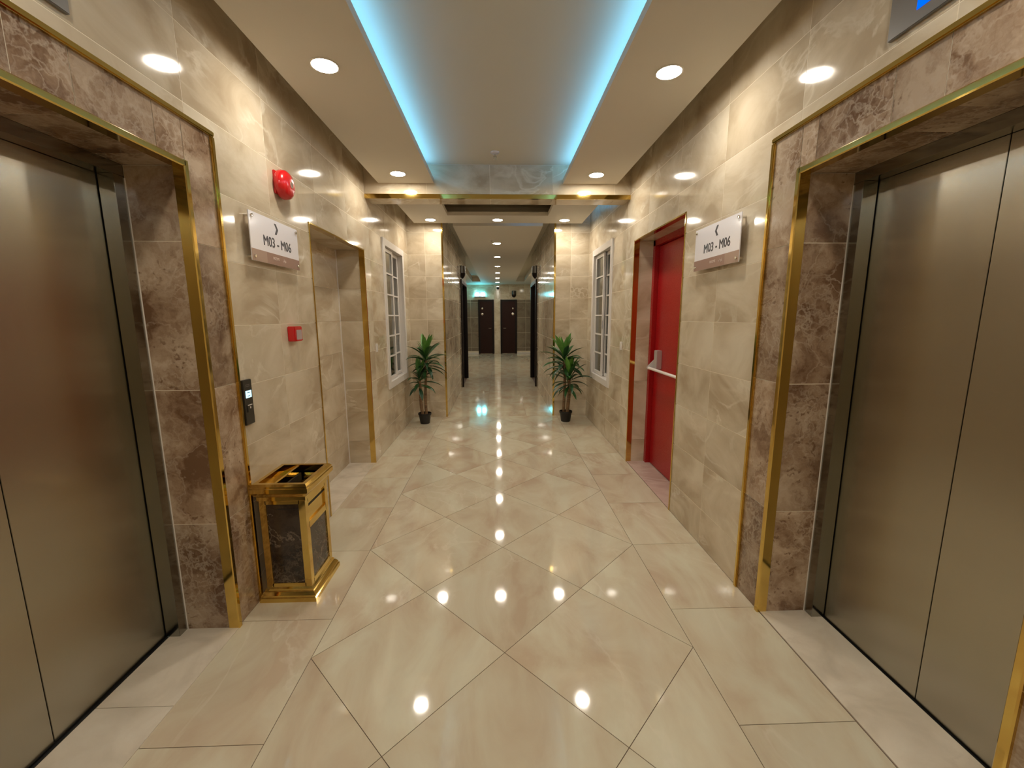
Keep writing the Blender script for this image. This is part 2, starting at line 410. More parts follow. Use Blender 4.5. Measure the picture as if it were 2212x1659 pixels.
# ------------------------------------------------------------------ walls
wl = centre0(slab_holes('wall_left', M_grout, Vector((WL-0.0006, 0, 0)), EY, EZ, EX, YBK, YP, 0, ZS, holesL, 0.10))
tag(wl, 'cream polished stone-tiled left wall with niche and window', 'wall', kind='structure')
tile_wall(wl, M_wall, Vector((WL, 0, 0)), EY, EZ, EX, grid(-0.55, YP, TYL, TDY), ZR, holesL[1:]+faceL)
wr = centre0(slab_holes('wall_right', M_grout, Vector((WR+0.0006, 0, 0)), EY, EZ, -EX, YBK, YP, 0, ZS, holesR, 0.10))
tag(wr, 'cream polished stone-tiled right wall with red door opening', 'wall', kind='structure')
tile_wall(wr, M_wall, Vector((WR, 0, 0)), EY, EZ, -EX, grid(-0.55, YP, TYR, TDY), ZR, holesR[1:]+faceR)
# joined tiles behind the camera, where nobody can pick them apart
for o_, X_, N_ in ((wl, WL, EX), (wr, WR, -EX)):
    mb = MB()
    ys = grid(YBK, -0.55, TYL, TDY)
    for i in range(len(ys)-1):
        for j in range(len(ZR)-1):
            mb.box(X_, X_-N_.x*0.009, ys[i]+.002, ys[i+1]-.002, ZR[j]+.002, ZR[j+1]-.002)
    tag(mb.build('tile_field', M_wall, o_), kind='stuff')
wb = centre0(slab_holes('wall_back', M_wall, Vector((0, YBK, 0)), EX, EZ, EY, WL-.1, WR+.1, 0, ZS, [], 0.10))
tag(wb, 'cream wall closing the lift lobby behind the viewer', 'wall', kind='structure')
# piers flanking the narrow corridor
pl = B('wall_pier_left', M_grout, None, WL-.1, PXL-0.0006, YP+0.0006, 8.80, 0, ZS); centre0(pl)
tag(pl, 'tiled wall return and corridor side behind the left potted plant', 'wall', kind='structure')
tile_wall(pl, M_wall, Vector((0, YP, 0)), EX, EZ, -EY, grid(WL, PXL-.004, -1.02, .612), ZR)
tile_wall(pl, M_wall, Vector((PXL, 0, 0)), EY, EZ, EX, grid(YP+.004, 8.80, 6.70, .612), ZR)
pr = B('wall_pier_right', M_grout, None, PXR+0.0006, WR+.1, YP+0.0006, 8.80, 0, ZS); centre0(pr)
tag(pr, 'tiled wall return and corridor side behind the right potted plant', 'wall', kind='structure')
tile_wall(pr, M_wall, Vector((0, YP, 0)), EX, EZ, -EY, grid(PXR+.004, WR, 1.04, .612), ZR)
tile_wall(pr, M_wall, Vector((PXR, 0, 0)), EY, EZ, -EX, grid(YP+.004, 8.80, 6.70, .612), ZR)
# brass edge strips on the pier corners
for n_, px, sg, lab in ((1, PXL, -1, 'left'), (2, PXR, 1, 'right')):
    t = MB(); t.prism([(px-sg*.004, YP-.004), (px+sg*.020, YP-.004), (px+sg*.020, YP-.0003), (px-sg*.0003, YP-.0003), (px-sg*.0003, YP+.03), (px-sg*.004, YP+.03)], 0, ZP+.05)
    o = t.build('trim_%d' % n_, M_gold); tag(o, 'thin brass edge strip on the %s corridor corner beside the plant' % lab, 'trim', kind='structure')
# corridor wall above and past the dark side doors
for px, sg, nm in ((PXL, -1, 'wall_corridor_left'), (PXR, 1, 'wall_corridor_right')):
    o = B(nm, M_grout, None, px+sg*.0006, px+sg*.55, 8.80, 10.35, 2.23, ZS); centre0(o)
    tag(o, 'tiled wall over the dark %s side door of the corridor' % ('left' if sg < 0 else 'right'), 'wall', kind='structure')
    for z0, z1 in ((2.235, 2.635), (2.635, 2.9)):
        rect_piece('tile', o, M_wall, Vector((px, 0, 0)), EY, EZ, Vector((-sg, 0, 0)), 8.80, 9.5, z0, z1, [])
        rect_piece('tile', o, M_wall, Vector((px, 0, 0)), EY, EZ, Vector((-sg, 0, 0)), 9.5, 10.35, z0, z1, [])
    B('jamb_wall', M_wall, o, px, px+sg*.55, 10.22, 10.35, 0, 2.23)
    B('jamb_wall', M_grout, o, px+sg*.16, px+sg*.55, 8.80, 10.22, 0, 2.23)
# far hall side walls (seen only in reflections)
for X_, sg, nm in ((-1.33, -1, 'wall_far_left'), (1.36, 1, 'wall_far_right')):
    o = B(nm, M_grout, None, X_+sg*.003, X_+sg*.1, 10.35, YE+.1, 0, ZS); centre0(o)
    tag(o, 'tiled %s side wall of the far hall' % ('left' if sg < 0 else 'right'), 'wall', kind='structure')
    mb = MB(); ys = grid(10.35, YE, 10.9, TDY)
    for i in range(len(ys)-1):
        for j in range(len(ZR)-1): mb.box(X_, X_+sg*.009, ys[i]+.003, ys[i+1]-.003, ZR[j]+.003, ZR[j+1]-.003)
    tag(mb.build('tile_field', M_wall, o), kind='stuff')
# far end wall
we = B('wall_end', M_grout, None, -1.33, 1.36, YE+.003, YE+.12, 0, ZS); centre0(we)
tag(we, 'end wall of the corridor with two dark doors', 'wall', kind='structure')
FD = [(-0.80, -0.17), (0.085, 0.745)]
hf = [(a, b, -1, 2.145) for a, b in FD]
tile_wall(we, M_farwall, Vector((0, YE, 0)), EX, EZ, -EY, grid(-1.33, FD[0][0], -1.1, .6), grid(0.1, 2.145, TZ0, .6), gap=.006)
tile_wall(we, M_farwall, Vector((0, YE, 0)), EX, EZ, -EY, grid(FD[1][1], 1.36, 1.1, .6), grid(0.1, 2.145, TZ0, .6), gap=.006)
tile_wall(we, M_wall, Vector((0, YE, 0)), EX, EZ, -EY, grid(-1.33, 1.36, -.16, .6), [2.145, 2.335, 2.635, ZS], gap=.006)
B('pilaster', M_wall, we, FD[0][1]+.01, FD[1][0]-.01, YE-.03, YE, 0.0, 2.72)
for i, (a, b) in enumerate(((-1.33, FD[0][0]), (FD[1][1], 1.36))):
    o = B('baseboard_end_%d' % (i+1), M_white, None, a, b, YE-.02, YE, 0, 0.045)
    tag(o, 'white skirting under the %s end of the far wall' % ('left' if i == 0 else 'right'), 'baseboard', kind='structure')

# ------------------------------------------------------------------ floor
fl = B('floor', M_fgrout, None, -1.75, 1.80, YBK-.1, YE+.1, -0.10, -0.002); centre0(fl)
tag(fl, 'glossy cream stone floor laid in diamonds with straight borders', 'floor', kind='structure')
def clip(poly, a, b, c):
    """keep a*x+b*y<=c"""
    out = []
    for i in range(len(poly)):
        p, q = poly[i], poly[(i+1) % len(poly)]
        dp, dq = a*p[0]+b*p[1]-c, a*q[0]+b*q[1]-c
        if dp <= 1e-9: out.append(p)
        if (dp < -1e-9 and dq > 1e-9) or (dp > 1e-9 and dq < -1e-9):
            t = dp/(dp-dq); out.append((p[0]+(q[0]-p[0])*t, p[1]+(q[1]-p[1])*t))
    return out
def inset(poly, d):
    area = sum(poly[i][0]*poly[(i+1) % len(poly)][1]-poly[(i+1) % len(poly)][0]*poly[i][1] for i in range(len(poly)))
    if area < 0: poly = poly[::-1]
    out = poly
    for i in range(len(poly)):
        p, q = poly[i], poly[(i+1) % len(poly)]
        dx, dy = q[0]-p[0], q[1]-p[1]; L = math.hypot(dx, dy)
        if L < 1e-6: continue
        a, b = dy/L, -dx/L
        out = clip(out, a, b, a*p[0]+b*p[1]-d)
        if len(out) < 3: return []
    return out
fcache = {}
def floor_tile(poly, parent=fl, m=M_floor, d=0.0014, z1=0.0, z0=-0.008, name='tile'):
    poly = inset(poly, d)
    if len(poly) < 3: return
    cx = sum(p[0] for p in poly)/len(poly); cy = sum(p[1] for p in poly)/len(poly)
    rel = [(p[0]-cx, p[1]-cy) for p in poly]
    key = (tuple(sorted((round(a, 3), round(b, 3)) for a, b in rel)), m.name)
    if key not in fcache: fcache[key] = MB().prism(rel, z0, z1).mesh(name, m)
    return link(bpy.data.objects.new(name, fcache[key]), parent, (cx, cy, 0))
XBL, XBR, XC, Y0, DD = -0.832, 0.8634, 0.0150, 1.647, 0.8615
HX = (XBR-XBL)/4; HY = DD/2
for i in range(-2, 3):
    for j in range(-9, 12):
        if (i+j) % 2 == 0: continue
        cx, cy = XC+i*HX+(0.0 if abs(i) < 2 else 0), Y0+j*HY
        p = [(cx-HX, cy), (cx, cy-HY), (cx+HX, cy), (cx, cy+HY)]
        p = clip(p, -1, 0, -XBL); p = clip(p, 1, 0, XBR) if p else p
        p = clip(p, 0, 1, YP) if p else p
        p = clip(p, 0, -1, 1.35) if p else p
        if len(p) >= 3: floor_tile(p)
for ys, xa, xb in ((grid(-1.35, YP, 1.273, .6145), WL, XBL), (grid(-1.35, YP, 1.282, .6135), XBR, WR)):
    for k in range(len(ys)-1):
        floor_tile([(xa, ys[k]), (xb, ys[k]), (xb, ys[k+1]), (xa, ys[k+1])])
for ys, xs in ((grid(YP, 10.3, 6.5, .6), grid(PXL, PXR, -.19, .6)),):
    for k in range(len(ys)-1):
        for q in range(len(xs)-1):
            floor_tile([(xs[q], ys[k]), (xs[q+1], ys[k]), (xs[q+1], ys[k+1]), (xs[q], ys[k+1])])
mb = MB()
for ys, xs in ((grid(10.3, YE, 10.7, .6), grid(-1.33, 1.36, -.19, .6)), (grid(YBK, -1.35, -1.6, .6), grid(WL, WR, 0, .6))):
    for k in range(len(ys)-1):
        for q in range(len(xs)-1):
            p = inset([(xs[q], ys[k]), (xs[q+1], ys[k]), (xs[q+1], ys[k+1]), (xs[q], ys[k+1])], .002)
            if len(p) > 2: mb.prism(p, -.008, 0)
tag(mb.build('tile_field', M_floor, fl), kind='stuff')
# thresholds of pale stone
def slabT(x0, x1, y0, y1, m=M_thresh): B('threshold_slab', m, fl, x0, x1, y0+.001, y1-.001, -.006, 0.003)
slabT(-1.548, WL+.010, 1.432, LE['y1']); slabT(-1.548, WL+.010, LE['y0'], 1.432)
slabT(WR+.004, 1.585, RE['y0'], RE['y1'])
slabT(-1.53, WL+.004, ND[0], ND[1])
slabT(WR+.002, 1.53, RD[0], RD[1], polished('rose_threshold_stone', (0.50, 0.36, 0.31), (0.58, 0.43, 0.37), (0.64, 0.5, 0.43), (0.7, 0.57, 0.5), rough=.2))

# ------------------------------------------------------------------ ceiling
ce = B('ceiling', M_slabdark, None, -1.75, 1.80, YBK-.1, YE+.1, ZS, ZS+.1); centre0(ce)
tag(ce, 'tray ceiling with floating cream panels and blue lit edges', 'ceiling', kind='structure')
XSL, XSR, XCL, XCR = -1.132, 1.158, -0.604, 0.634
TH = 0.045
pA = B('ceiling_panel', M_ceil, ce, XSL, XCL, YBK, YB-.001, ZP, ZP+TH)
pB = B('ceiling_panel', M_ceil, ce, XCR, XSR, YBK, YB-.001, ZP, ZP+TH)
def sub(o, child):
    child.parent = o; child.location = child.location - o.location; return child
sub(pA, B('led_shield', M_ceil, None, XSL+.03, XSL+.05, YBK, YB-.001, ZP+TH, ZS)); sub(pB, B('led_shield', M_ceil, None, XSR-.05, XSR-.03, YBK, YB-.001, ZP+TH, ZS))  # added blockers, keep the blue LED light off the side walls
sub(pA, B('led_strip', M_ledA, None, XCL-.075, XCL-.060, YBK, YB-.05, ZP+TH+.022, ZP+TH+.032))
sub(pB, B('led_strip', M_ledA, None, XCR+.060, XCR+.075, YBK, YB-.05, ZP+TH+.022, ZP+TH+.032))
# second bay: one panel with a rectangular cut-out
mb = MB()
Y3 = 6.0
mb.box(XSL, -.628, YB2+.001, Y3, ZP, ZP+TH); mb.box(.640, XSR, YB2+.001, Y3, ZP, ZP+TH); mb.box(-.628, .640, 5.56, Y3, ZP, ZP+TH)
pC = mb.build('ceiling_panel', M_ceil, ce)
sub(pC, B('led_shield', M_ceil, None, XSR-.13, XSR-.11, YB2+.01, Y3-.01, ZP+TH, ZS))  # added blocker, shields the LED strip along the right edge
sub(pC, B('led_strip', M_ledB, None, XSR-.06, XSR-.04, 4.7, 5.9, ZP+TH+.006, ZP+TH+.016))
sub(pC, B('led_shield', M_ceil, None, XSL+.05, XSR-.13, 5.86, 5.88, ZP+TH, ZS))  # added blocker, shields the LED strip along the far edge
sub(pC, B('led_strip', M_ledB, None, 0.20, 0.62, 5.93, 5.94, ZP+TH+.006, ZP+TH+.016))
mb = MB(); mb.box(-.628, .640, YB2+.002, 5.56, ZS-.004, ZS-.0005)
# corridor panel
B('ceiling_panel', M_ceil, ce, -.628, .640, YP+.05, 15.6, ZP, ZP+TH)
B('ceiling_panel', M_ceil, ce, -1.33, 1.36, 15.6, YE, ZP, ZP+.17)
B('ceiling_panel', M_ceil, ce, -1.33, -.93, 10.35, 15.6, ZP, ZP+.17)
B('ceiling_panel', M_ceil, ce, .95, 1.36, 10.35, 15.6, ZP, ZP+.17)
# tiled beam across the lobby
bm_ = B('beam', M_grout, ce, WL-.05, WR+.05, YB+.002, YB2-.002, ZBB+.002, ZS)
def beam_tiles():
    xs = grid(WL, WR, -.07, .606)
    for i in range(len(xs)-1):
        for (org, V_, N_, v0, v1) in ((Vector((0, YB, 0)), EZ, -EY, ZBB+.037, ZS-.002), (Vector((0, YB2, 0)), EZ, EY, ZBB, ZS-.002), (Vector((0, 0, ZBB)), EY, -EZ, YB+.012, YB2)):
            o = rect_piece('tile', None, M_wall, org, EX, V_, N_, xs[i], xs[i+1], v0, v1, [])
            if o: sub(bm_, o)
beam_tiles()
t = MB(); p = [(YB-.006, ZBB-.005), (YB-.006, ZBB+.034), (YB-.003, ZBB+.037), (YB-.0003, ZBB+.037), (YB-.0003, ZBB-.0003), (YB+.014, ZBB-.0003), (YB+.014, ZBB-.005)]; n = len(p); t.add([(WL, y, z) for y, z in p]+[(WR, y, z) for y, z in p], [tuple(range(n)), tuple(range(2*n-1, n-1, -1))]+[(i, (i+1) % n, n+(i+1) % n, n+i) for i in range(n)])
sub(bm_, t.build('brass_strip', M_gold))

# ------------------------------------------------------------------ lift surrounds and lift doors
def Lp(X, s, yy, d, w_, out, ret):
    """plan of a brass angle with a softened nose: front leg on the wall, return leg into the reveal"""
    c = min(.004, w_*.3)
    return [(X-s*ret, yy-d*.004), (X+s*(out-c), yy-d*.004), (X+s*out, yy-d*.004+d*c), (X+s*out, yy+d*(w_-c)), (X+s*(out-c), yy+d*w_), (X+s*.0012, yy+d*w_), (X+s*.0012, yy-d*.0008), (X-s*ret, yy-d*.0008)]
def headL(tr, X, s, y0, y1, zt, w_, out, ret):
    p = Lp(X, s, zt, 1, w_, out, ret); n = len(p)
    m_ = MB(); m_.add([(x, y0-.0042, z) for x, z in p]+[(x, y1+.0042, z) for x, z in p], [tuple(range(n)), tuple(range(2*n-1, n-1, -1))]+[(i, (i+1) % n, n+(i+1) % n, n+i) for i in range(n)])
    m_.build('brass_strip', M_gold, tr)
def lift(E, X, s, nT, nD, lab, hdr):
    """s: +1 for the left wall (normal +X), -1 for the right wall"""
    tr = empty('trim_%d' % nT, (0, 0, 0)); tag(tr, 'brown marble surround edged in brass around the %s lift' % lab, 'door surround', kind='structure')
    O = Vector((X+s*.0016, 0, 0)); N_ = Vector((s, 0, 0))
    b_ = .022
    zj = [0, .545, 1.162, 1.783]
    y0, y1, zt, f0, f1, fz = E['y0'], E['y1'], E['zt'], E['fo0'], E['fo1'], E['fz']
    for a, b in ((y1+b_-.004, f1-b_+.008), (f0+b_-.008, y0-b_+.004)):
        far = a > 1.3
        for k in range(4):
            top = zj[k+1] if k < 3 else fz-b_+.006
            rect_piece('marble_panel', tr, M_marble, O, EY, EZ, N_, a, b, zj[k], top, [], gap=.0035, thick=.0012)
    hx = [y0-b_+.004]+sorted(h for h in hdr)+[y1+b_-.004]
    for k in range(len(hx)-1):
        rect_piece('marble_panel', tr, M_marble, O, EY, EZ, N_, hx[k], hx[k+1], zt+b_-.004, fz-b_+.006, [], gap=.0035, thick=.0012)
    # jambs and soffit
    XM = X-s*.232
    for yj, nn in ((y1, -1), (y0, 1)):
        zz = [0, .535, 1.160, 1.785, zt]
        for k in range(4):
            lo, hi = sorted((X, XM))
            rect_piece('marble_panel', tr, M_marble, Vector((0, yj, 0)), EX, EZ, Vector((0, nn, 0)), lo, hi, zz[k], zz[k+1], [], gap=.0035, thick=.0012)
    for yj, nn in ((y1, -1), (y0, 1)): B('grout_bed', M_grout, tr, *sorted((X-s*.002, XM)), *sorted((yj-nn*.0012, yj-nn*.018)), 0, zt)
    B('grout_bed', M_grout, tr, *sorted((X-s*.002, XM)), y0, y1, zt+.0012, zt+.018)
    lo, hi = sorted((X, XM)); ys = [y0]+[h for h in sorted(hdr)]+[y1]
    for k in range(len(ys)-1):
        rect_piece('marble_panel', tr, M_marble, Vector((0, 0, zt)), EX, EY, -EZ, lo, hi, ys[k], ys[k+1], [], gap=.0035, thick=.0012)
    # brass: inner angle (front leg + return leg), outer bead
    def angle(name, ya, yb, za, zb, xa, xb):
        o = B(name, M_gold, tr, xa, xb, ya, yb, za, zb, bevel=.0015)
    pX, rX = X+s*.014, X-s*.046
    for yy, d in ((y1, 1), (y0, -1)):
        mb = MB(); mb.prism(Lp(X, s, yy, d, b_, .014, .034), 0, zt+b_)
        mb.build('brass_strip', M_gold, tr)
    headL(tr, X, s, y0, y1, zt, b_, .014, .034)
    for yy, d in ((f1, -1), (f0, 1)):
        mb = MB(); mb.box(X-s*.002, pX, yy, yy+d*b_, 0, fz-b_); mb.build('brass_strip', M_gold, tr, bevel=.004)
    mb = MB(); mb.box(X-s*.002, pX, f0, f1, fz-b_, fz); mb.build('brass_strip', M_gold, tr, bevel=.004)
    # pale caulk line where the marble meets the steel
    for yj, nn in ((y1, -1), (y0, 1)): B('caulk_line', M_plast, tr, *sorted((XM, XM+s*.0045)), *sorted((yj, yj+nn*.0015)), 0.003, zt-.05)
    # lift doors
    dr = empty('door_%d' % nD, (0, 0, 0)); tag(dr, 'pair of brushed steel lift door leaves on the %s' % lab, 'door', kind='structure')
    XD = X-s*.297; sp = E['split']
    lo, hi = y0+.02, y1-.05
    for a, b in ((lo-.03, sp-.0015), (sp+.0015, hi+.03)):
        x0, x1 = sorted((XD, XD-s*.03)); B('door_leaf', M_steel, dr, x0, x1, a, b, .006, zt, bevel=.001)
    x0, x1 = sorted((XM, XD+s*.004))
    B('steel_jamb', M_steelj, dr, x0, x1, hi, y1+.01, 0.0, zt-.046, bevel=.001)
    B('steel_jamb', M_steelj, dr, x0, x1, y0-.01, y0+.05, 0.0, zt-.046, bevel=.001)
    B('steel_jamb', M_steelj, dr, x0, x1, y0-.01, y1+.01, zt-.045, zt+.01, bevel=.001)
    x0, x1 = sorted((XD+s*.016, XD-s*.06)); B('sill_gap', M_black, dr, x0, x1, y0-.05, y1+.05, -.012, -.0018)
    x0, x1 = sorted((XD-s*.06, XD-s*.10)); B('lift_shaft_back', M_black, dr, x0, x1, y0-.1, y1+.1, -.01, zt+.1)
lift(LE, WL, 1, 3, 1, 'left', [.95, 1.25, 1.42, 1.722])
lift(RE, WR, -1, 4, 2, 'right', [.99, 1.29, 1.46, 1.79])

# ------------------------------------------------------------------ left niche
nb = centre0(B('wall_niche', M_grout, None, -1.65, -1.533, ND[0]-.1, ND[1]+.1, 0, 2.3))
tag(nb, 'blank tiled recess in the left wall framed in brass', 'wall', kind='structure')
tile_wall(nb, M_wall, Vector((-1.53, 0, 0)), EY, EZ, EX, grid(ND[0], ND[1], 3.56, .6), grid(0, ND[3]+.01, TZ0, .3))
for yj, nn in ((ND[1], -1), (ND[0], 1)):
    B('niche_side', M_grout, nb, -1.53, WL-.006, *sorted((yj-nn*.003, yj-nn*.05)), 0, ND[3]+.03)
    tile_wall(nb, M_wall, Vector((0, yj, 0)), EX, EZ, Vector((0, nn, 0)), [-1.53, WL-.002], grid(0, ND[3], TZ0, .3))
B('niche_head', M_grout, nb, -1.53, WL-.006, ND[0]-.05, ND[1]+.05, ND[3]+.003, ND[3]+.05)
tile_wall(nb, M_wall, Vector((0, 0, ND[3])), EX, EY, -EZ, [-1.53, WL-.002], grid(ND[0], ND[1], 3.56, .6))
B('corner_bead', M_plast, nb, -1.53, -1.522, ND[1]-.010, ND[1]-.001, 0.003, ND[3])
def reveal_trim(n_, H, X, s, lab):
    y0, y1, _, zt = H
    tr = empty('trim_%d' % n_, (0, 0, 0)); tag(tr, lab, 'trim', kind='structure')
    pX, rX = X+s*.006, X-s*.045
    for yy, d in ((y1, 1), (y0, -1)):
        mb = MB(); mb.prism(Lp(X, s, yy, d, .008, .006, .045), 0, zt+.008)
        mb.build('brass_strip', M_gold, tr)
    headL(tr, X, s, y0, y1, zt, .008, .006, .045)
reveal_trim(5, ND, WL, 1, 'brass edge strips around the blank recess of the left wall')
reveal_trim(6, RD, WR, -1, 'brass edge strips around the red door opening')

# ------------------------------------------------------------------ red fire door
rv = centre0(B('wall_reveal', M_grout, None, WR+.006, 1.48, RD[1]+.003, RD[1]+.05, 0, RD[3]+.03))
tag(rv, 'tiled reveal of the red door opening', 'wall', kind='structure')
tile_wall(rv, M_wall, Vector((0, RD[1], 0)), EX, EZ, -EY, [WR+.002, 1.478], grid(0, RD[3], TZ0+.0, .6))
B('reveal_side', M_wall, rv, WR+.006, 1.48, RD[0]-.05, RD[0]-.003, 0, RD[3]+.03)
B('reveal_head', M_wall, rv, WR+.006, 1.48, RD[0], RD[1], RD[3]+.002, RD[3]+.05)
d3 = empty('door_3', (0, 0, 0)); tag(d3, 'red fire door with white push bar in the right wall', 'door', kind='structure')
mb = MB(); XF0, XF1 = 1.478, 1.60
mb.box(XF0, XF1, RD[1]-.050, RD[1]+.04, 0, RD[3]+.03); mb.box(XF0, XF1, RD[0]-.04, RD[0]+.05, 0, RD[3]+.03); mb.box(XF0, XF1, RD[0], RD[1], RD[3]-.05, RD[3]+.03)
mb.build('door_frame', M_red, d3, bevel=.002)
lf = B('door_leaf', M_red, d3, 1.520, 1.565, RD[0]+.054, RD[1]-.054, .010, RD[3]-.054, bevel=.002)
B('door_backing', M_black, d3, 1.60, 1.62, RD[0]-.05, RD[1]+.05, -.002, RD[3]+.03)
mb = MB(); mb.prism([(1.47, 0), (1.521, 0), (1.521, .09), (1.47, .07)], .98, 1.155)
for v_ in range(len(mb.v)): mb.v[v_] = (mb.v[v_][0], mb.v[v_][1]+3.845, mb.v[v_][2])
mb.build('bar_bracket', M_alu, d3, bevel=.004)
# sloping lever arm from the bracket down to the bar
def arm(yb):
    m_ = MB()
    pts = [(1.49, yb, 1.075), (1.43, yb+.028, 1.0), (1.42, yb+.028, .985), (1.432, yb+.028, .965), (1.50, yb, .985)]
    vs = [(p[0], p[1], p[2]) for p in pts]+[(p[0], p[1]+.012, p[2]) for p in pts]; n = 5
    m_.add(vs, [tuple(range(n)), tuple(range(2*n-1, n-1, -1))]+[(i, (i+1) % n, n+(i+1) % n, n+i) for i in range(n)])
    m_.build('lever_arm', M_alu, d3, bevel=.001)
arm(3.925); arm(3.11)
MB().tube([(1.436, 3.13, .982), (1.436, 3.945, .982)], .013, 16).build('push_bar', M_barw, d3, smooth=True)
B('bar_bracket', M_alu, d3, 1.47, 1.521, 3.07, 3.15, .98, 1.155, bevel=.004)

# ------------------------------------------------------------------ windows
def window(n_, W_, X, s, front_near, lab):
    """sliding two-sash window with muntins; s=+1 left wall"""
    y0, y1, z0, z1 = W_
    wd = empty('window_%d' % n_, (0, 0, 0)); tag(wd, lab, 'window', kind='structure')
    def xs(a, b): return sorted((X+s*a, X+s*b))
    mb = MB(); a, b = xs(-.012, .014)
    mb.frame(y0-.07, y1+.07, z0-.07, z1+.07, .078, a, b)
    mb.build('window_frame', M_white, wd, bevel=.002)
    mb = MB(); a, b = xs(-.11, -.012); mb.frame(y0-.01, y1+.01, z0-.01, z1+.01, .018, a, b)
    mb.build('window_track', M_white, wd)
    ym = (y0+y1)/2
    near_d, far_d = ((-.030, -.065) if front_near else (-.065, -.030))
    for (ya, yb, d) in ((y0+.012, ym+.02, near_d), (ym-.02, y1-.012, far_d)):
        ss = MB(); a, b = xs(d-.012, d+.012); ss.frame(ya, yb, z0+.012, z1-.012, .042, a, b)
        so = ss.build('sash', M_white, wd, bevel=.002)
        m_ = MB(); a, b = xs(d+.004, d+.013)
        zz = [z0+.054+k*(z1-z0-.108)/6 for k in range(7)]
        for k in range(1, 6): m_.box(a, b, ya+.04, yb-.04, zz[k]-.009, zz[k]+.009)
        m_.build('muntin', M_white, so)
        a, b = xs(d-.006, d-.002)
        m_ = MB().box(a, b, ya+.036, yb-.036, z0+.048, z1-.048); m_.build('pane', M_glass, so)
    # rippled grey sheet behind the glass
    m_ = MB(); n = 60; vs = []; xc = X-s*.135
    for i in range(n+1):
        y = y0-.05+(y1-y0+.1)*i/n; dx = .006*math.sin(i*1.3)+.004*math.sin(i*.6)
        vs += [(xc+dx, y, z0-.05), (xc+dx, y, z1+.05)]
    m_.add(vs, [(2*i, 2*i+2, 2*i+3, 2*i+1) for i in range(n)])
    m_.build('rippled_sheet', M_sheet, wd, smooth=True)
    a, b = xs(-.16, -.20); B('window_backing', M_black, wd, a, b, y0-.1, y1+.1, z0-.1, z1+.1)
    mb = MB(); a, b = xs(-.025, -.014); mb.box(a, b, ym-.028, ym-.012, 1.32, 1.42); mb.build('sash_handle', M_alu, wd)
window(1, LWN, WL, 1, True, 'white sliding window in the left wall beside the plant')
window(2, RWN, WR, -1, False, 'white sliding window in the right wall beside the plant')

# ------------------------------------------------------------------ far doors
for i, (a, b) in enumerate(FD):
    d = empty('door_%d' % (4+i), (0, 0, 0)); tag(d, 'dark brown door on the %s of the corridor end wall' % ('left' if i == 0 else 'right'), 'door', kind='structure')
    mb = MB(); mb.box(a, a+.07, YE-.03, YE+.01, 0, 2.145); mb.box(b-.07, b, YE-.03, YE+.01, 0, 2.145); mb.box(a+.07, b-.07, YE-.03, YE+.01, 2.075, 2.145)
    if i == 0: mb.box(b-.07, b+.0, YE-.06, YE-.03, 0, 2.145)
    else: mb.box(a, a+.07, YE-.06, YE-.03, 0, 2.145)
    mb.build('door_frame', M_woodf, d)
    lf_ = B('door_leaf', M_wood, d, a+.07, b-.07, YE-.012, YE+.012, 0.01, 2.075)
    cx = a+.16 if i == 0 else b-.16
    for zc, r in ((1.80, .035), (1.58, .048)):
        mt = Matrix.Translation((cx, YE-.012, zc)) @ Matrix.Rotation(PI/2, 4, 'X')
        MB().lathe([(r, 0), (r, .006), (r*.7, .010)], 20, mt).build('number_plate', M_chrome, d, smooth=True)
    hx = a+.12 if i == 1 else b-.12
    MB().tube([(hx, YE-.012, 1.02), (hx, YE-.06, 1.02), (hx+(.1 if i == 0 else .1)*(1 if i == 1 else -1), YE-.06, 1.02)], .009, 8).build('door_handle', M_chrome, d)
# side doors of the corridor
for i, (px, sg) in enumerate(((PXL, -1), (PXR, 1))):
    d = empty('door_%d' % (6+i), (0, 0, 0)); tag(d, 'dark framed doorway in the %s side of the corridor' % ('left' if i == 0 else 'right'), 'door', kind='structure')
    mb = MB()
    mb.box(px-sg*.030, px+sg*.02, 8.80, 8.88, 0, 2.235); mb.box(px-sg*.030, px+sg*.02, 10.14, 10.22, 0, 2.235)
    mb.box(px-sg*.030, px+sg*.02, 8.88, 10.14, 2.16, 2.235)
    mb.box(px+sg*.02, px+sg*.13, 8.80, 8.84, 0, 2.2); mb.box(px+sg*.02, px+sg*.13, 10.18, 10.22, 0, 2.2)
    mb.build('door_frame', M_woodf, d)
    B('door_leaf', M_wood, d, *sorted((px+sg*.07, px+sg*.11)), 8.84, 10.18, .01, 2.18)
    MB().tube([(px+sg*.07, 8.95, 1.02), (px-sg*.01, 8.95, 1.02), (px-sg*.01, 9.08, 1.02)], .010, 8).build('door_handle', M_chrome, d)

# ------------------------------------------------------------------ downlights
def make_downlight():
    r = empty('downlight')
    MB().lathe([(.060, 0), (.070, -.0005), (.071, -.003), (.067, -.0050), (.0605, -.004), (.060, 0)], 40).build('ring', M_white, r, smooth=True)
    MB().lathe([(.0, -.0055), (.035, -.006), (.0615, -.0055), (.0615, -.001)], 40).build('diffuser', M_lamp, r, smooth=True)
    return r
proto_dl = make_downlight(); first = [True]
def downlight(x, y, label, group):
    if first[0]: o = proto_dl; first[0] = False
    else:
        o = proto_dl.copy(); C.objects.link(o)
        for ch in proto_dl.children:
            c = ch.copy(); C.objects.link(c); c.parent = o
    o.location = (x, y, ZP); tag(o, label, 'downlight', group)
G1 = 'round downlights in the lobby ceiling'
downlight(-.868, 2.380, 'large round downlight in the left ceiling panel nearest the viewer', G1)
downlight(.905, 2.395, 'large round downlight in the right ceiling panel nearest the viewer', G1)
downlight(-.882, 4.005, 'round downlight in the left ceiling panel just before the tiled beam', G1)
downlight(.896, 4.005, 'round downlight in the right ceiling panel just before the tiled beam', G1)
downlight(-.880, 5.800, 'left of the three downlights in a row beyond the beam', G1)
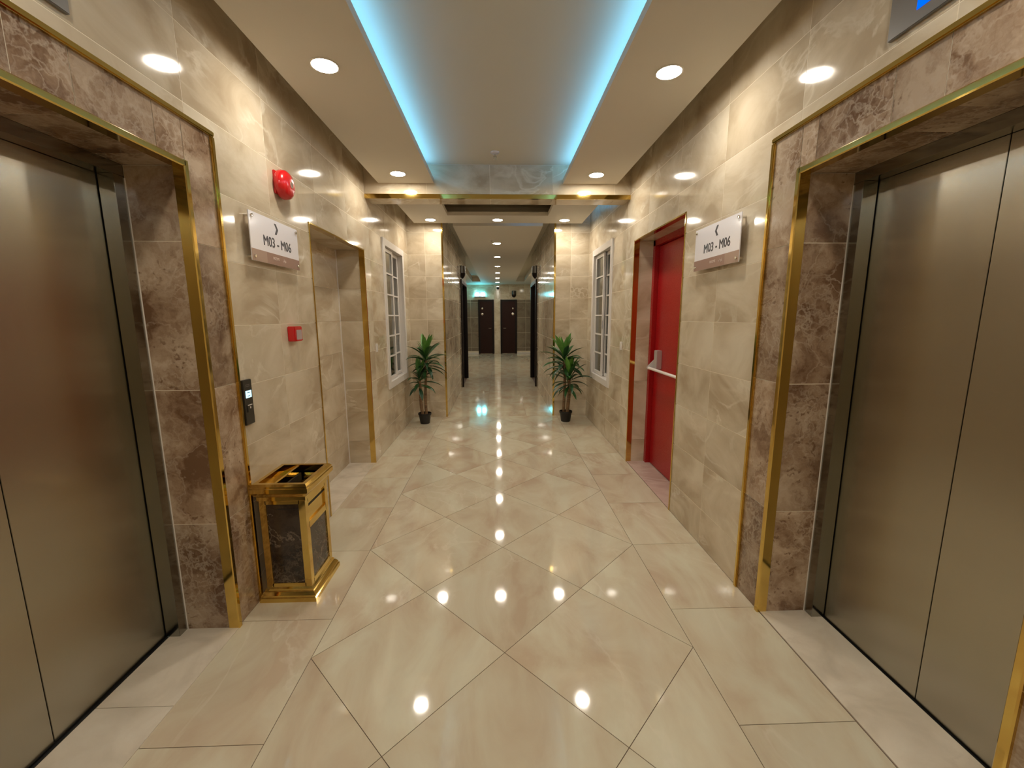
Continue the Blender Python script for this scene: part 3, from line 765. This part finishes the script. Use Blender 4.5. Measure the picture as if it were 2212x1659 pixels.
downlight(.002, 5.800, 'middle of the three downlights in a row beyond the beam', G1)
downlight(.888, 5.805, 'right of the three downlights in a row beyond the beam', G1)
G2 = 'downlights along the corridor ceiling'
for y, n_ in ((7.59, 'first'), (9.25, 'second'), (10.96, 'third'), (12.55, 'fourth'), (14.2, 'fifth'), (15.9, 'sixth')):
    downlight(-.012 if y < 14 else -.02, y, '%s downlight of the single row down the narrow corridor ceiling' % n_, G2)
for x in (-.87, .90):
    for y in (.755, -.87, -2.4):
        downlight(x, y, 'round downlight in the %s ceiling panel, %s' % ('left' if x < 0 else 'right', {.755: 'just overhead of the viewer', -.87: 'just behind the viewer', -2.4: 'by the wall behind the viewer'}[y]), 'downlights out of view')
# unseen lamps added to light the far hall
for x in (-1.12, 1.15):
    downlight(x, 13.0, 'added unseen downlight by the %s side wall of the far hall' % ('left' if x < 0 else 'right'), 'added downlights lighting the far hall')

# ------------------------------------------------------------------ sprinklers, camera, exit light, wall lamps
def sprinkler(x, y, z, lab):
    r = empty('sprinkler', (x, y, z)); tag(r, lab, 'sprinkler', 'ceiling sprinklers')
    MB().lathe([(.040, 0), (.038, -.006), (.026, -.014), (.016, -.018)], 28).build('escutcheon', M_alu, r, smooth=True)
    m_ = MB().lathe([(.010, -.012), (.010, -.040), (.005, -.042)], 16); m_.tube([(-.012, 0, -.03), (-.013, 0, -.045), (0, 0, -.056)], .0025, 6); m_.tube([(.012, 0, -.03), (.013, 0, -.045), (0, 0, -.056)], .0025, 6)
    m_.lathe([(.0, -.056), (.015, -.057), (.015, -.060), (0, -.061)], 20); m_.build('head', M_chrome, r, smooth=True)
sprinkler(-.017, 3.975, ZS, 'small chrome sprinkler on the tray ceiling before the beam')
sprinkler(-.10, 7.25, ZP, 'small sprinkler beside the first corridor downlight')
cd = empty('security_camera', (-.01, YE-.03, 2.56)); tag(cd, 'small black dome camera high on the far wall between the doors', 'camera')
MB().lathe([(.05, .0), (.055, -.02), (.05, -.045), (.03, -.075), (0, -.085)], 24, Matrix.Translation((0, -.07, .05))).build('dome', M_black, cd, smooth=True)
MB().box(-.02, .02, -.09, 0.0, .04, .075).build('bracket', M_black, cd)
ex = empty('exit_light', (-.72, YE-.004, 2.34)); tag(ex, 'glowing cyan exit light with a second panel as its reflection, high on the far wall above the left door', 'exit light')
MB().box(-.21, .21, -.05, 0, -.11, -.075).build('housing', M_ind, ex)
for xx in (-.11, .11):  # left panel stands in for the exit light's reflection
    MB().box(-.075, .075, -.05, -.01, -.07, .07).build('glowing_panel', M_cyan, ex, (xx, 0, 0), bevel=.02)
def wall_lamp(x, y, z, rz, lab):
    r = empty('wall_lamp', (x, y, z), rz); tag(r, lab, 'wall lamp', 'black corridor wall lamps')
    MB().box(-.075, .075, -.03, 0, -.10, .13).build('back_plate', M_woodf, r, bevel=.004)
    n = 14; vs = []
    for zz, sc in ((.12, 1), (-.02, 1)):
        for k in range(n+1):
            t = PI*k/n; vs.append((.085*math.cos(t)*sc, -.012-.085*math.sin(t)*sc, zz))
    m_ = MB().add(vs, [(k, k+1, n+2+k, n+1+k) for k in range(n)]+[tuple(range(n+1)), tuple(range(2*n+1, n, -1))]); m_.build('shade', M_panel, r, smooth=True)
    vs = []
    for zz, sc in ((-.02, 1.02), (-.08, .85), (-.13, .4)):
        for k in range(n+1):
            t = PI*k/n; vs.append((.085*math.cos(t)*sc, -.012-.085*math.sin(t)*sc, zz))
    m_ = MB().add(vs, [(j*(n+1)+k, j*(n+1)+k+1, (j+1)*(n+1)+k+1, (j+1)*(n+1)+k) for j in range(2) for k in range(n)]+[tuple(range(n+1)), tuple(range(3*n+2, 2*n+1, -1))]); m_.build('bowl', M_woodf, r, smooth=True)
wall_lamp(PXL, 8.97, 2.385, PI/2, 'black half-round wall lamp above the left side doorway')
wall_lamp(PXR, 8.97, 2.385, -PI/2, 'black half-round wall lamp above the right side doorway')
wall_lamp(.625, YE, 2.36, 0, 'black half-round wall lamp on the far wall above the right door')

# ------------------------------------------------------------------ direction signs
def sign(x, y0, y1, z0, z1, s, chev, lab):
    """s=+1: on the left wall facing +X. local x runs left->right as read"""
    r = empty('direction_sign', (x-s*.035, (y0+y1)/2, (z0+z1)/2)); tag(r, lab, 'sign', 'M03 - M06 direction signs')
    W2, H2 = (y1-y0)/2, (z1-z0)/2
    R = Matrix(((0, 0, s, 0), (s, 0, 0, 0), (0, 1, 0, 0), (0, 0, 0, 1)))   # local (x right, y up, z out) -> world
    def P(m_, d=0.035): m_.v = [tuple(R @ Vector(p)) for p in m_.v]; return m_
    zb = -H2+2*H2*.245
    P(MB().box(-W2, W2, -H2, H2, .030, .035)).build('plate', M_acry, r, bevel=.0006)
    P(MB().box(-W2+.0003, W2-.0003, -H2+.0003, zb, .0351, .0357)).build('lower_band', M_rose, r)
    P(MB().box(W2*(-1 if chev > 0 else .45), W2*(-.45 if chev > 0 else 1), -H2+.0003, zb, .0358, .0361)).build('lower_band', M_rosed, r)
    T = lambda x_, y_: R @ Matrix.Translation((x_, y_, .0352))
    text('lettering', 'M03 - M06', .073, M_ink, r, T(.012, -.006), xs=.93, bold=.0011)
    c = chev; m_ = MB(); w_, h_, t_ = .020, .029, .019
    pts = [(-c*w_/2-c*t_/2+0, h_), (-c*w_/2+c*t_/2, h_), (c*w_/2+c*t_/2, 0), (-c*w_/2+c*t_/2, -h_), (-c*w_/2-c*t_/2, -h_), (c*w_/2-c*t_/2, 0)]
    top = [pts[0], pts[1], pts[2], pts[5]]; bot = [pts[5], pts[2], pts[3], pts[4]]
    cy = H2-.047
    for q in (top, bot):
        m_.prism([(p[0]+.006, p[1]+cy) for p in q], .0352, .0360)
    P(m_).build('arrow', M_ink, r)
    Tb = lambda x_: R @ Matrix.Translation((x_, (-H2+zb)/2+.004, .0359))
    text('small_lettering', 'ROOMS', .021, M_pale, r, Tb(-.02), xs=.9)
    text('small_lettering', '\uFED1\uFEAE\uFECF', .024, M_pale, r, Tb(.07), xs=.9)
    for a in (-1, 1):
        for b in (-1, 1):
            mt = R @ Matrix.Translation((a*(W2-.022), b*(H2-.022), 0))
            MB().lathe([(.0075, 0), (.0075, .030)], 14, mt).build('standoff', M_chrome, r, smooth=True)
            mt = R @ Matrix.Translation((a*(W2-.022), b*(H2-.022), .0352))
            MB().lathe([(.0085, 0), (.0085, .006), (.007, .008), (0, .0082)], 14, mt).build('standoff_cap', M_chrome, r, smooth=True)
sign(-1.233, 2.222, 2.730, 1.760, 2.002, 1, 1, 'white sign reading M03 - M06 with right-pointing arrow, left wall')
sign(1.264, 2.238, 2.748, 1.753, 2.005, -1, -1, 'white sign reading M03 - M06 with left-pointing arrow, right wall')

# ------------------------------------------------------------------ alarm bell, call point
be = empty('fire_alarm_bell', (WL, 2.628, 2.232)); tag(be, 'red round fire alarm bell above the left direction sign', 'alarm bell')
MB().box(0, .012, -.062, .050, -.06, .065).build('back_box', M_redp, be, bevel=.002)
MX = Matrix.Rotation(PI/2, 4, 'Y')
MB().lathe([(.055, .008), (.078, .014), (.081, .020), (.081, .034), (.076, .052), (.060, .066), (.036, .073), (.020, .074)], 40, MX).build('gong', M_redp, be, smooth=True)
MB().lathe([(.018, .073), (.018, .076), (.013, .077), (.011, .075)], 28, MX).build('hub_ring', M_rosed, be, smooth=True)
MB().lathe([(.007, .074), (.007, .079), (.004, .081), (0, .081)], 16, MX).build('hub_nut', M_chrome, be, smooth=True)
cp = empty('fire_call_point', (WL, 2.625, 1.374)); tag(cp, 'small red manual fire call point box on the left wall', 'call point')
MB().box(0, .045, -.048, .048, -.045, .045).build('box', M_redp, cp, bevel=.004)
MB().box(.045, .048, -.030, .034, -.036, .024).build('window_plate', simple('grey_pink_plate', (.42, .33, .32), .4), cp, bevel=.001)
MB().box(.045, .050, -.034, .038, -.042, -.036).build('lower_lip', M_redp, cp)

# ------------------------------------------------------------------ lift call panel, indicators, switches
pn = empty('call_button_panel', (WL, 2.100, 1.055)); tag(pn, 'dark grey lift call panel with lit display beside the left lift', 'call panel')
MB().box(0, .016, -.036, .036, -.113, .113).build('plate', M_panel, pn, bevel=.002)
MB().box(.0155, .0175, -.022, .026, .022, .058).build('display', M_disp, pn, bevel=.004)
for yy, z0_, z1_ in ((0, .046, .050), (0, .030, .033)):
    MB().box(.0174, .0178, -.010+yy, .012+yy, z0_, z1_).build('display_mark', M_panel, pn)
MB().box(.015, .021, -.022, .018, -.050, -.012).build('button', M_panel, pn, bevel=.002)
MB().box(.0205, .0215, -.020, .016, -.016, -.012).build('button_edge', M_plast, pn)
MB().box(.0205, .0216, -.004, .004, -.032, -.022).build('button_mark', M_plast, pn)
MB().box(.0155, .0165, -.018, .016, .078, .081).build('engraved_line', M_ind, pn)
MB().box(.0155, .0165, -.018, .016, .086, .089).build('engraved_line', M_ind, pn)
def indicator(X, s, yc, zb, on, lab):
    r = empty('floor_indicator', (X, yc, zb+.10)); tag(r, lab, 'indicator', 'lift floor indicators')
    MB().box(*sorted((0, s*.014)), -.16, .16, -.10, .10).build('plate', M_ind, r, bevel=.002)
    if on:
        MB().box(*sorted((s*.014, s*.0155)), -.065, .065, -.064, .064).build('display', M_blue, r, bevel=.0006)
    else:
        MB().box(*sorted((s*.014, s*.0155)), -.075, .075, -.06, .075).build('display', M_black, r, bevel=.0006)
indicator(WL, 1, 1.275, 2.355, False, 'grey floor indicator plate above the left lift at the picture edge')
indicator(WR, -1, 1.338, 2.355, True, 'grey floor indicator with blue display above the right lift')
for X, s, y, z, lab in ((WL, 1, 4.397, 1.158, 'small white switch plate on the left wall before the window'), (WR, -1, 4.407, 1.163, 'small white switch plate on the right wall before the window')):
    r = empty('light_switch', (X, y, z)); tag(r, lab, 'switch', 'white wall switches')
    MB().box(*sorted((0, s*.009)), -.030, .030, -.043, .043).build('plate', M_plast, r, bevel=.002)
    MB().box(*sorted((s*.009, s*.013)), -.012, .012, -.022, .022).build('rocker', M_white, r, bevel=.001)

# ------------------------------------------------------------------ brass and marble ash bin
bn = empty('ashtray_bin', (-1.112, 2.186, 0)); tag(bn, 'square brass and dark marble ashtray bin beside the left lift', 'bin')
HXb, HYb = .146, .166
def ring(prof, name, m, parent, solid_top=False, **k):
    """rectangular moulding: prof of (inset, z), from bottom to top"""
    m_ = MB(); vs = []; fs = []
    for ins, z in prof:
        for sx, sy in ((-1, -1), (1, -1), (1, 1), (-1, 1)): vs.append((sx*(HXb-ins), sy*(HYb-ins), z))
    for j in range(len(prof)-1):
        for q in range(4): a, b = j*4+q, j*4+(q+1) % 4; fs.append((a, b, b+4, a+4))
    fs.append((3, 2, 1, 0))
    if solid_top: n = len(prof)-1; fs.append((4*n, 4*n+1, 4*n+2, 4*n+3))
    m_.add(vs, fs); return m_.build(name, m, parent, **k)
ring([(0, 0), (0, .022), (.006, .026), (.006, .034), (.016, .050), (.022, .054), (.022, .062), (.030, .070)], 'base', M_gold, bn, True)
body = MB(); hx, hy = HXb-.030, HYb-.030; z0, z1 = .068, .560
for sx in (-1, 1):
    for sy in (-1, 1):
        body.box(*sorted((sx*hx, sx*(hx-.034))), *sorted((sy*hy, sy*(hy-.034))), z0, z1)
body.box(-hx+.03, hx-.03, -hy, -hy+.02, z0, z0+.022); body.box(-hx+.03, hx-.03, hy-.02, hy, z0, z0+.022)
body.box(hx-.02, hx, -hy+.03, hy-.03, z0, z0+.03); body.box(-hx, -hx+.02, -hy+.03, hy-.03, z0, z0+.03)
body.box(-hx+.03, hx-.03, -hy, -hy+.02, z1-.03, z1); body.box(-hx+.03, hx-.03, hy-.02, hy, z1-.03, z1)
body.box(hx-.02, hx, -hy+.03, hy-.03, .385, .42); body.box(hx-.02, hx, -hy+.03, hy-.03, .53, z1)
body.box(-hx, -hx+.02, -hy+.03, hy-.03, .53, z1)
body.build('body_frame', M_gold, bn)
MB().box(-hx+.034, hx-.034, -hy+.005, -hy+.012, z0+.02, z1-.02).build('marble_panel', M_dmarble, bn)
MB().box(-hx+.034, hx-.034, hy-.012, hy-.005, z0+.02, z1-.02).build('marble_panel', M_dmarble, bn)
MB().box(hx-.012, hx-.005, -hy+.034, hy-.034, z0+.02, .39).build('marble_panel', M_dmarble, bn)
MB().box(-hx+.005, -hx+.012, -hy+.034, hy-.034, z0+.02, z1-.02).build('marble_panel', M_dmarble, bn)
MB().box(hx-.016, hx-.009, -hy+.034, hy-.034, .42, .532).build('flap', M_gold, bn, bevel=.001)
# crown mouldings
ring([(.030, .548), (.024, .552), (.024, .572), (.018, .578), (.012, .590), (.006, .596), (.0, .600), (.0, .622), (.004, .626)], 'crown', M_gold, bn)
lid = MB()
def rr(ins_a, za, ins_b, zb):
    vs = [(sx*(HXb-i), sy*(HYb-i), z) for i, z in ((ins_a, za), (ins_b, zb)) for sx, sy in ((-1, -1), (1, -1), (1, 1), (-1, 1))]
    lid.add(vs, [(q, (q+1) % 4, 4+(q+1) % 4, 4+q) for q in range(4)])
rr(.004, .626, .004, .634); rr(.004, .634, .014, .645); rr(.014, .645, .034, .645); rr(.034, .645, .036, .612)
lid.build('lid_rim', M_gold, bn)
MB().box(-.036, -.024, -HYb+.034, HYb-.034, .60, .643).build('divider', M_gold, bn, bevel=.002)
MB().box(-HXb+.034, -.03, -HYb+.034, HYb-.034, .604, .612).build('ash_tray', M_gold, bn)
MB().box(-.03, HXb-.034, -HYb+.034, HYb-.034, .50, .505).build('liner', M_black, bn)
MB().box(-.024, -.019, -HYb+.036, HYb-.036, .505, .60).build('liner', M_black, bn)

# ------------------------------------------------------------------ potted dracaenas
def leaf_mesh(L, wd, droop, up_, name, m):
    """arched strap leaf growing along +x"""
    n = 9; vs = []; x = z = 0; ang = up_
    for i in range(n+1):
        t = i/n
        wdt = wd*(0.30+1.05*math.sin(min(1, t*1.15)*PI*.62))*(1-t**3.2) if t < 1 else 0.0006
        fold = wdt*.22
        nx, nz = -math.sin(ang), math.cos(ang)
        vs += [(x, -wdt/2, z), (x-nx*fold, 0, z-nz*fold), (x, wdt/2, z)]
        x += math.cos(ang)*L/n; z += math.sin(ang)*L/n; ang -= droop/n*(0.5+t)
    fs = []
    for i in range(n):
        a = 3*i; fs += [(a, a+3, a+4, a+1), (a+1, a+4, a+5, a+2)]
    me = bpy.data.meshes.new(name); me.from_pydata(vs, [], fs)
    for p in me.polygons: p.use_smooth = True
    me.materials.append(m); return me
LM = {}
for i, (L, up_, dr_) in enumerate(((.30, 1.25, .5), (.33, .95, 1.0), (.34, .6, 1.25), (.34, .25, 1.3), (.30, -.1, 1.2), (.26, 1.45, .3), (.24, -.55, .9))):
    LM[i] = leaf_mesh(L, .052, dr_, up_, 'leaf', M_leafn if i in (0, 5) else M_leaf)
def plant(x, y, canes, seed, lab, tilt):
    rnd = random.Random(seed)
    r = empty('potted_dracaena', (x, y, 0)); tag(r, lab, 'plant', 'potted dracaenas by the corridor corners')
    MB().lathe([(.0, .0), (.062, 0), (.065, .004), (.083, .120), (.086, .124), (.091, .126), (.091, .150), (.085, .150), (.081, .130), (.080, .120)], 36).build('pot', M_pot, r, smooth=True)
    MB().lathe([(.0, .126), (.05, .124), (.081, .118)], 24).build('soil', M_soil, r, smooth=True)
    for (bx, by, tx, ty, zt, r0, r1, nl, sc) in canes:
        pts = [(bx+(tx-bx)*t+.008*math.sin(t*5+seed), by+(ty-by)*t, .10+(zt-.10)*t) for t in [k/9 for k in range(10)]]
        MB().tube(pts, [r0+(r1-r0)*k/9+(.0012 if k % 2 else 0) for k in range(10)], 12).build('trunk', M_bark, r, smooth=True)
        for q in range(nl):
            t = q/nl; kind = (5, 0, 0, 1, 1, 2, 2, 3, 3, 4, 4, 6)[min(11, int(t*12))]
            az = q*2.399+rnd.uniform(-.25, .25)
            zz = zt+.10-.20*t*sc; s_ = sc*rnd.uniform(.85, 1.12)*(.9 if t > .8 else 1)
            ox, oy = tx, ty
            # keep blades off the walls: shorten those that would run into them
            for _ in range(12):
                tipx = x+ox+math.cos(az)*.30*s_; tipy = y+oy+math.sin(az)*.30*s_
                if WL+.02 < tipx < WR-.02 and tipy < YP-.02: break
                s_ *= .93
                az += .12*(-1 if math.sin(az) > 0 else 1)*(1 if math.cos(az) > 0 else -1)
            o = bpy.data.objects.new('leaf', LM[kind]); C.objects.link(o); o.parent = r
            o.location = (ox, oy, zz); o.rotation_euler = (rnd.uniform(-.15, .15), rnd.uniform(-.12, .12), az); o.scale = (s_, s_*rnd.uniform(.85, 1.15), s_)
plant(-1.040, 5.760, [(.020, .01, .035, .01, .88, .020, .016, 38, 1.08), (-.025, -.01, -.055, -.03, .61, .022, .017, 32, 1.0)], 3, 'potted dracaena with two canes before the left corridor corner', 0)
plant(.945, 5.790, [(-.022, .01, -.030, .01, .86, .020, .017, 40, 1.12), (.028, -.01, .035, -.04, .60, .025, .020, 32, 1.06)], 11, 'potted dracaena with two canes before the right corridor corner', 0)
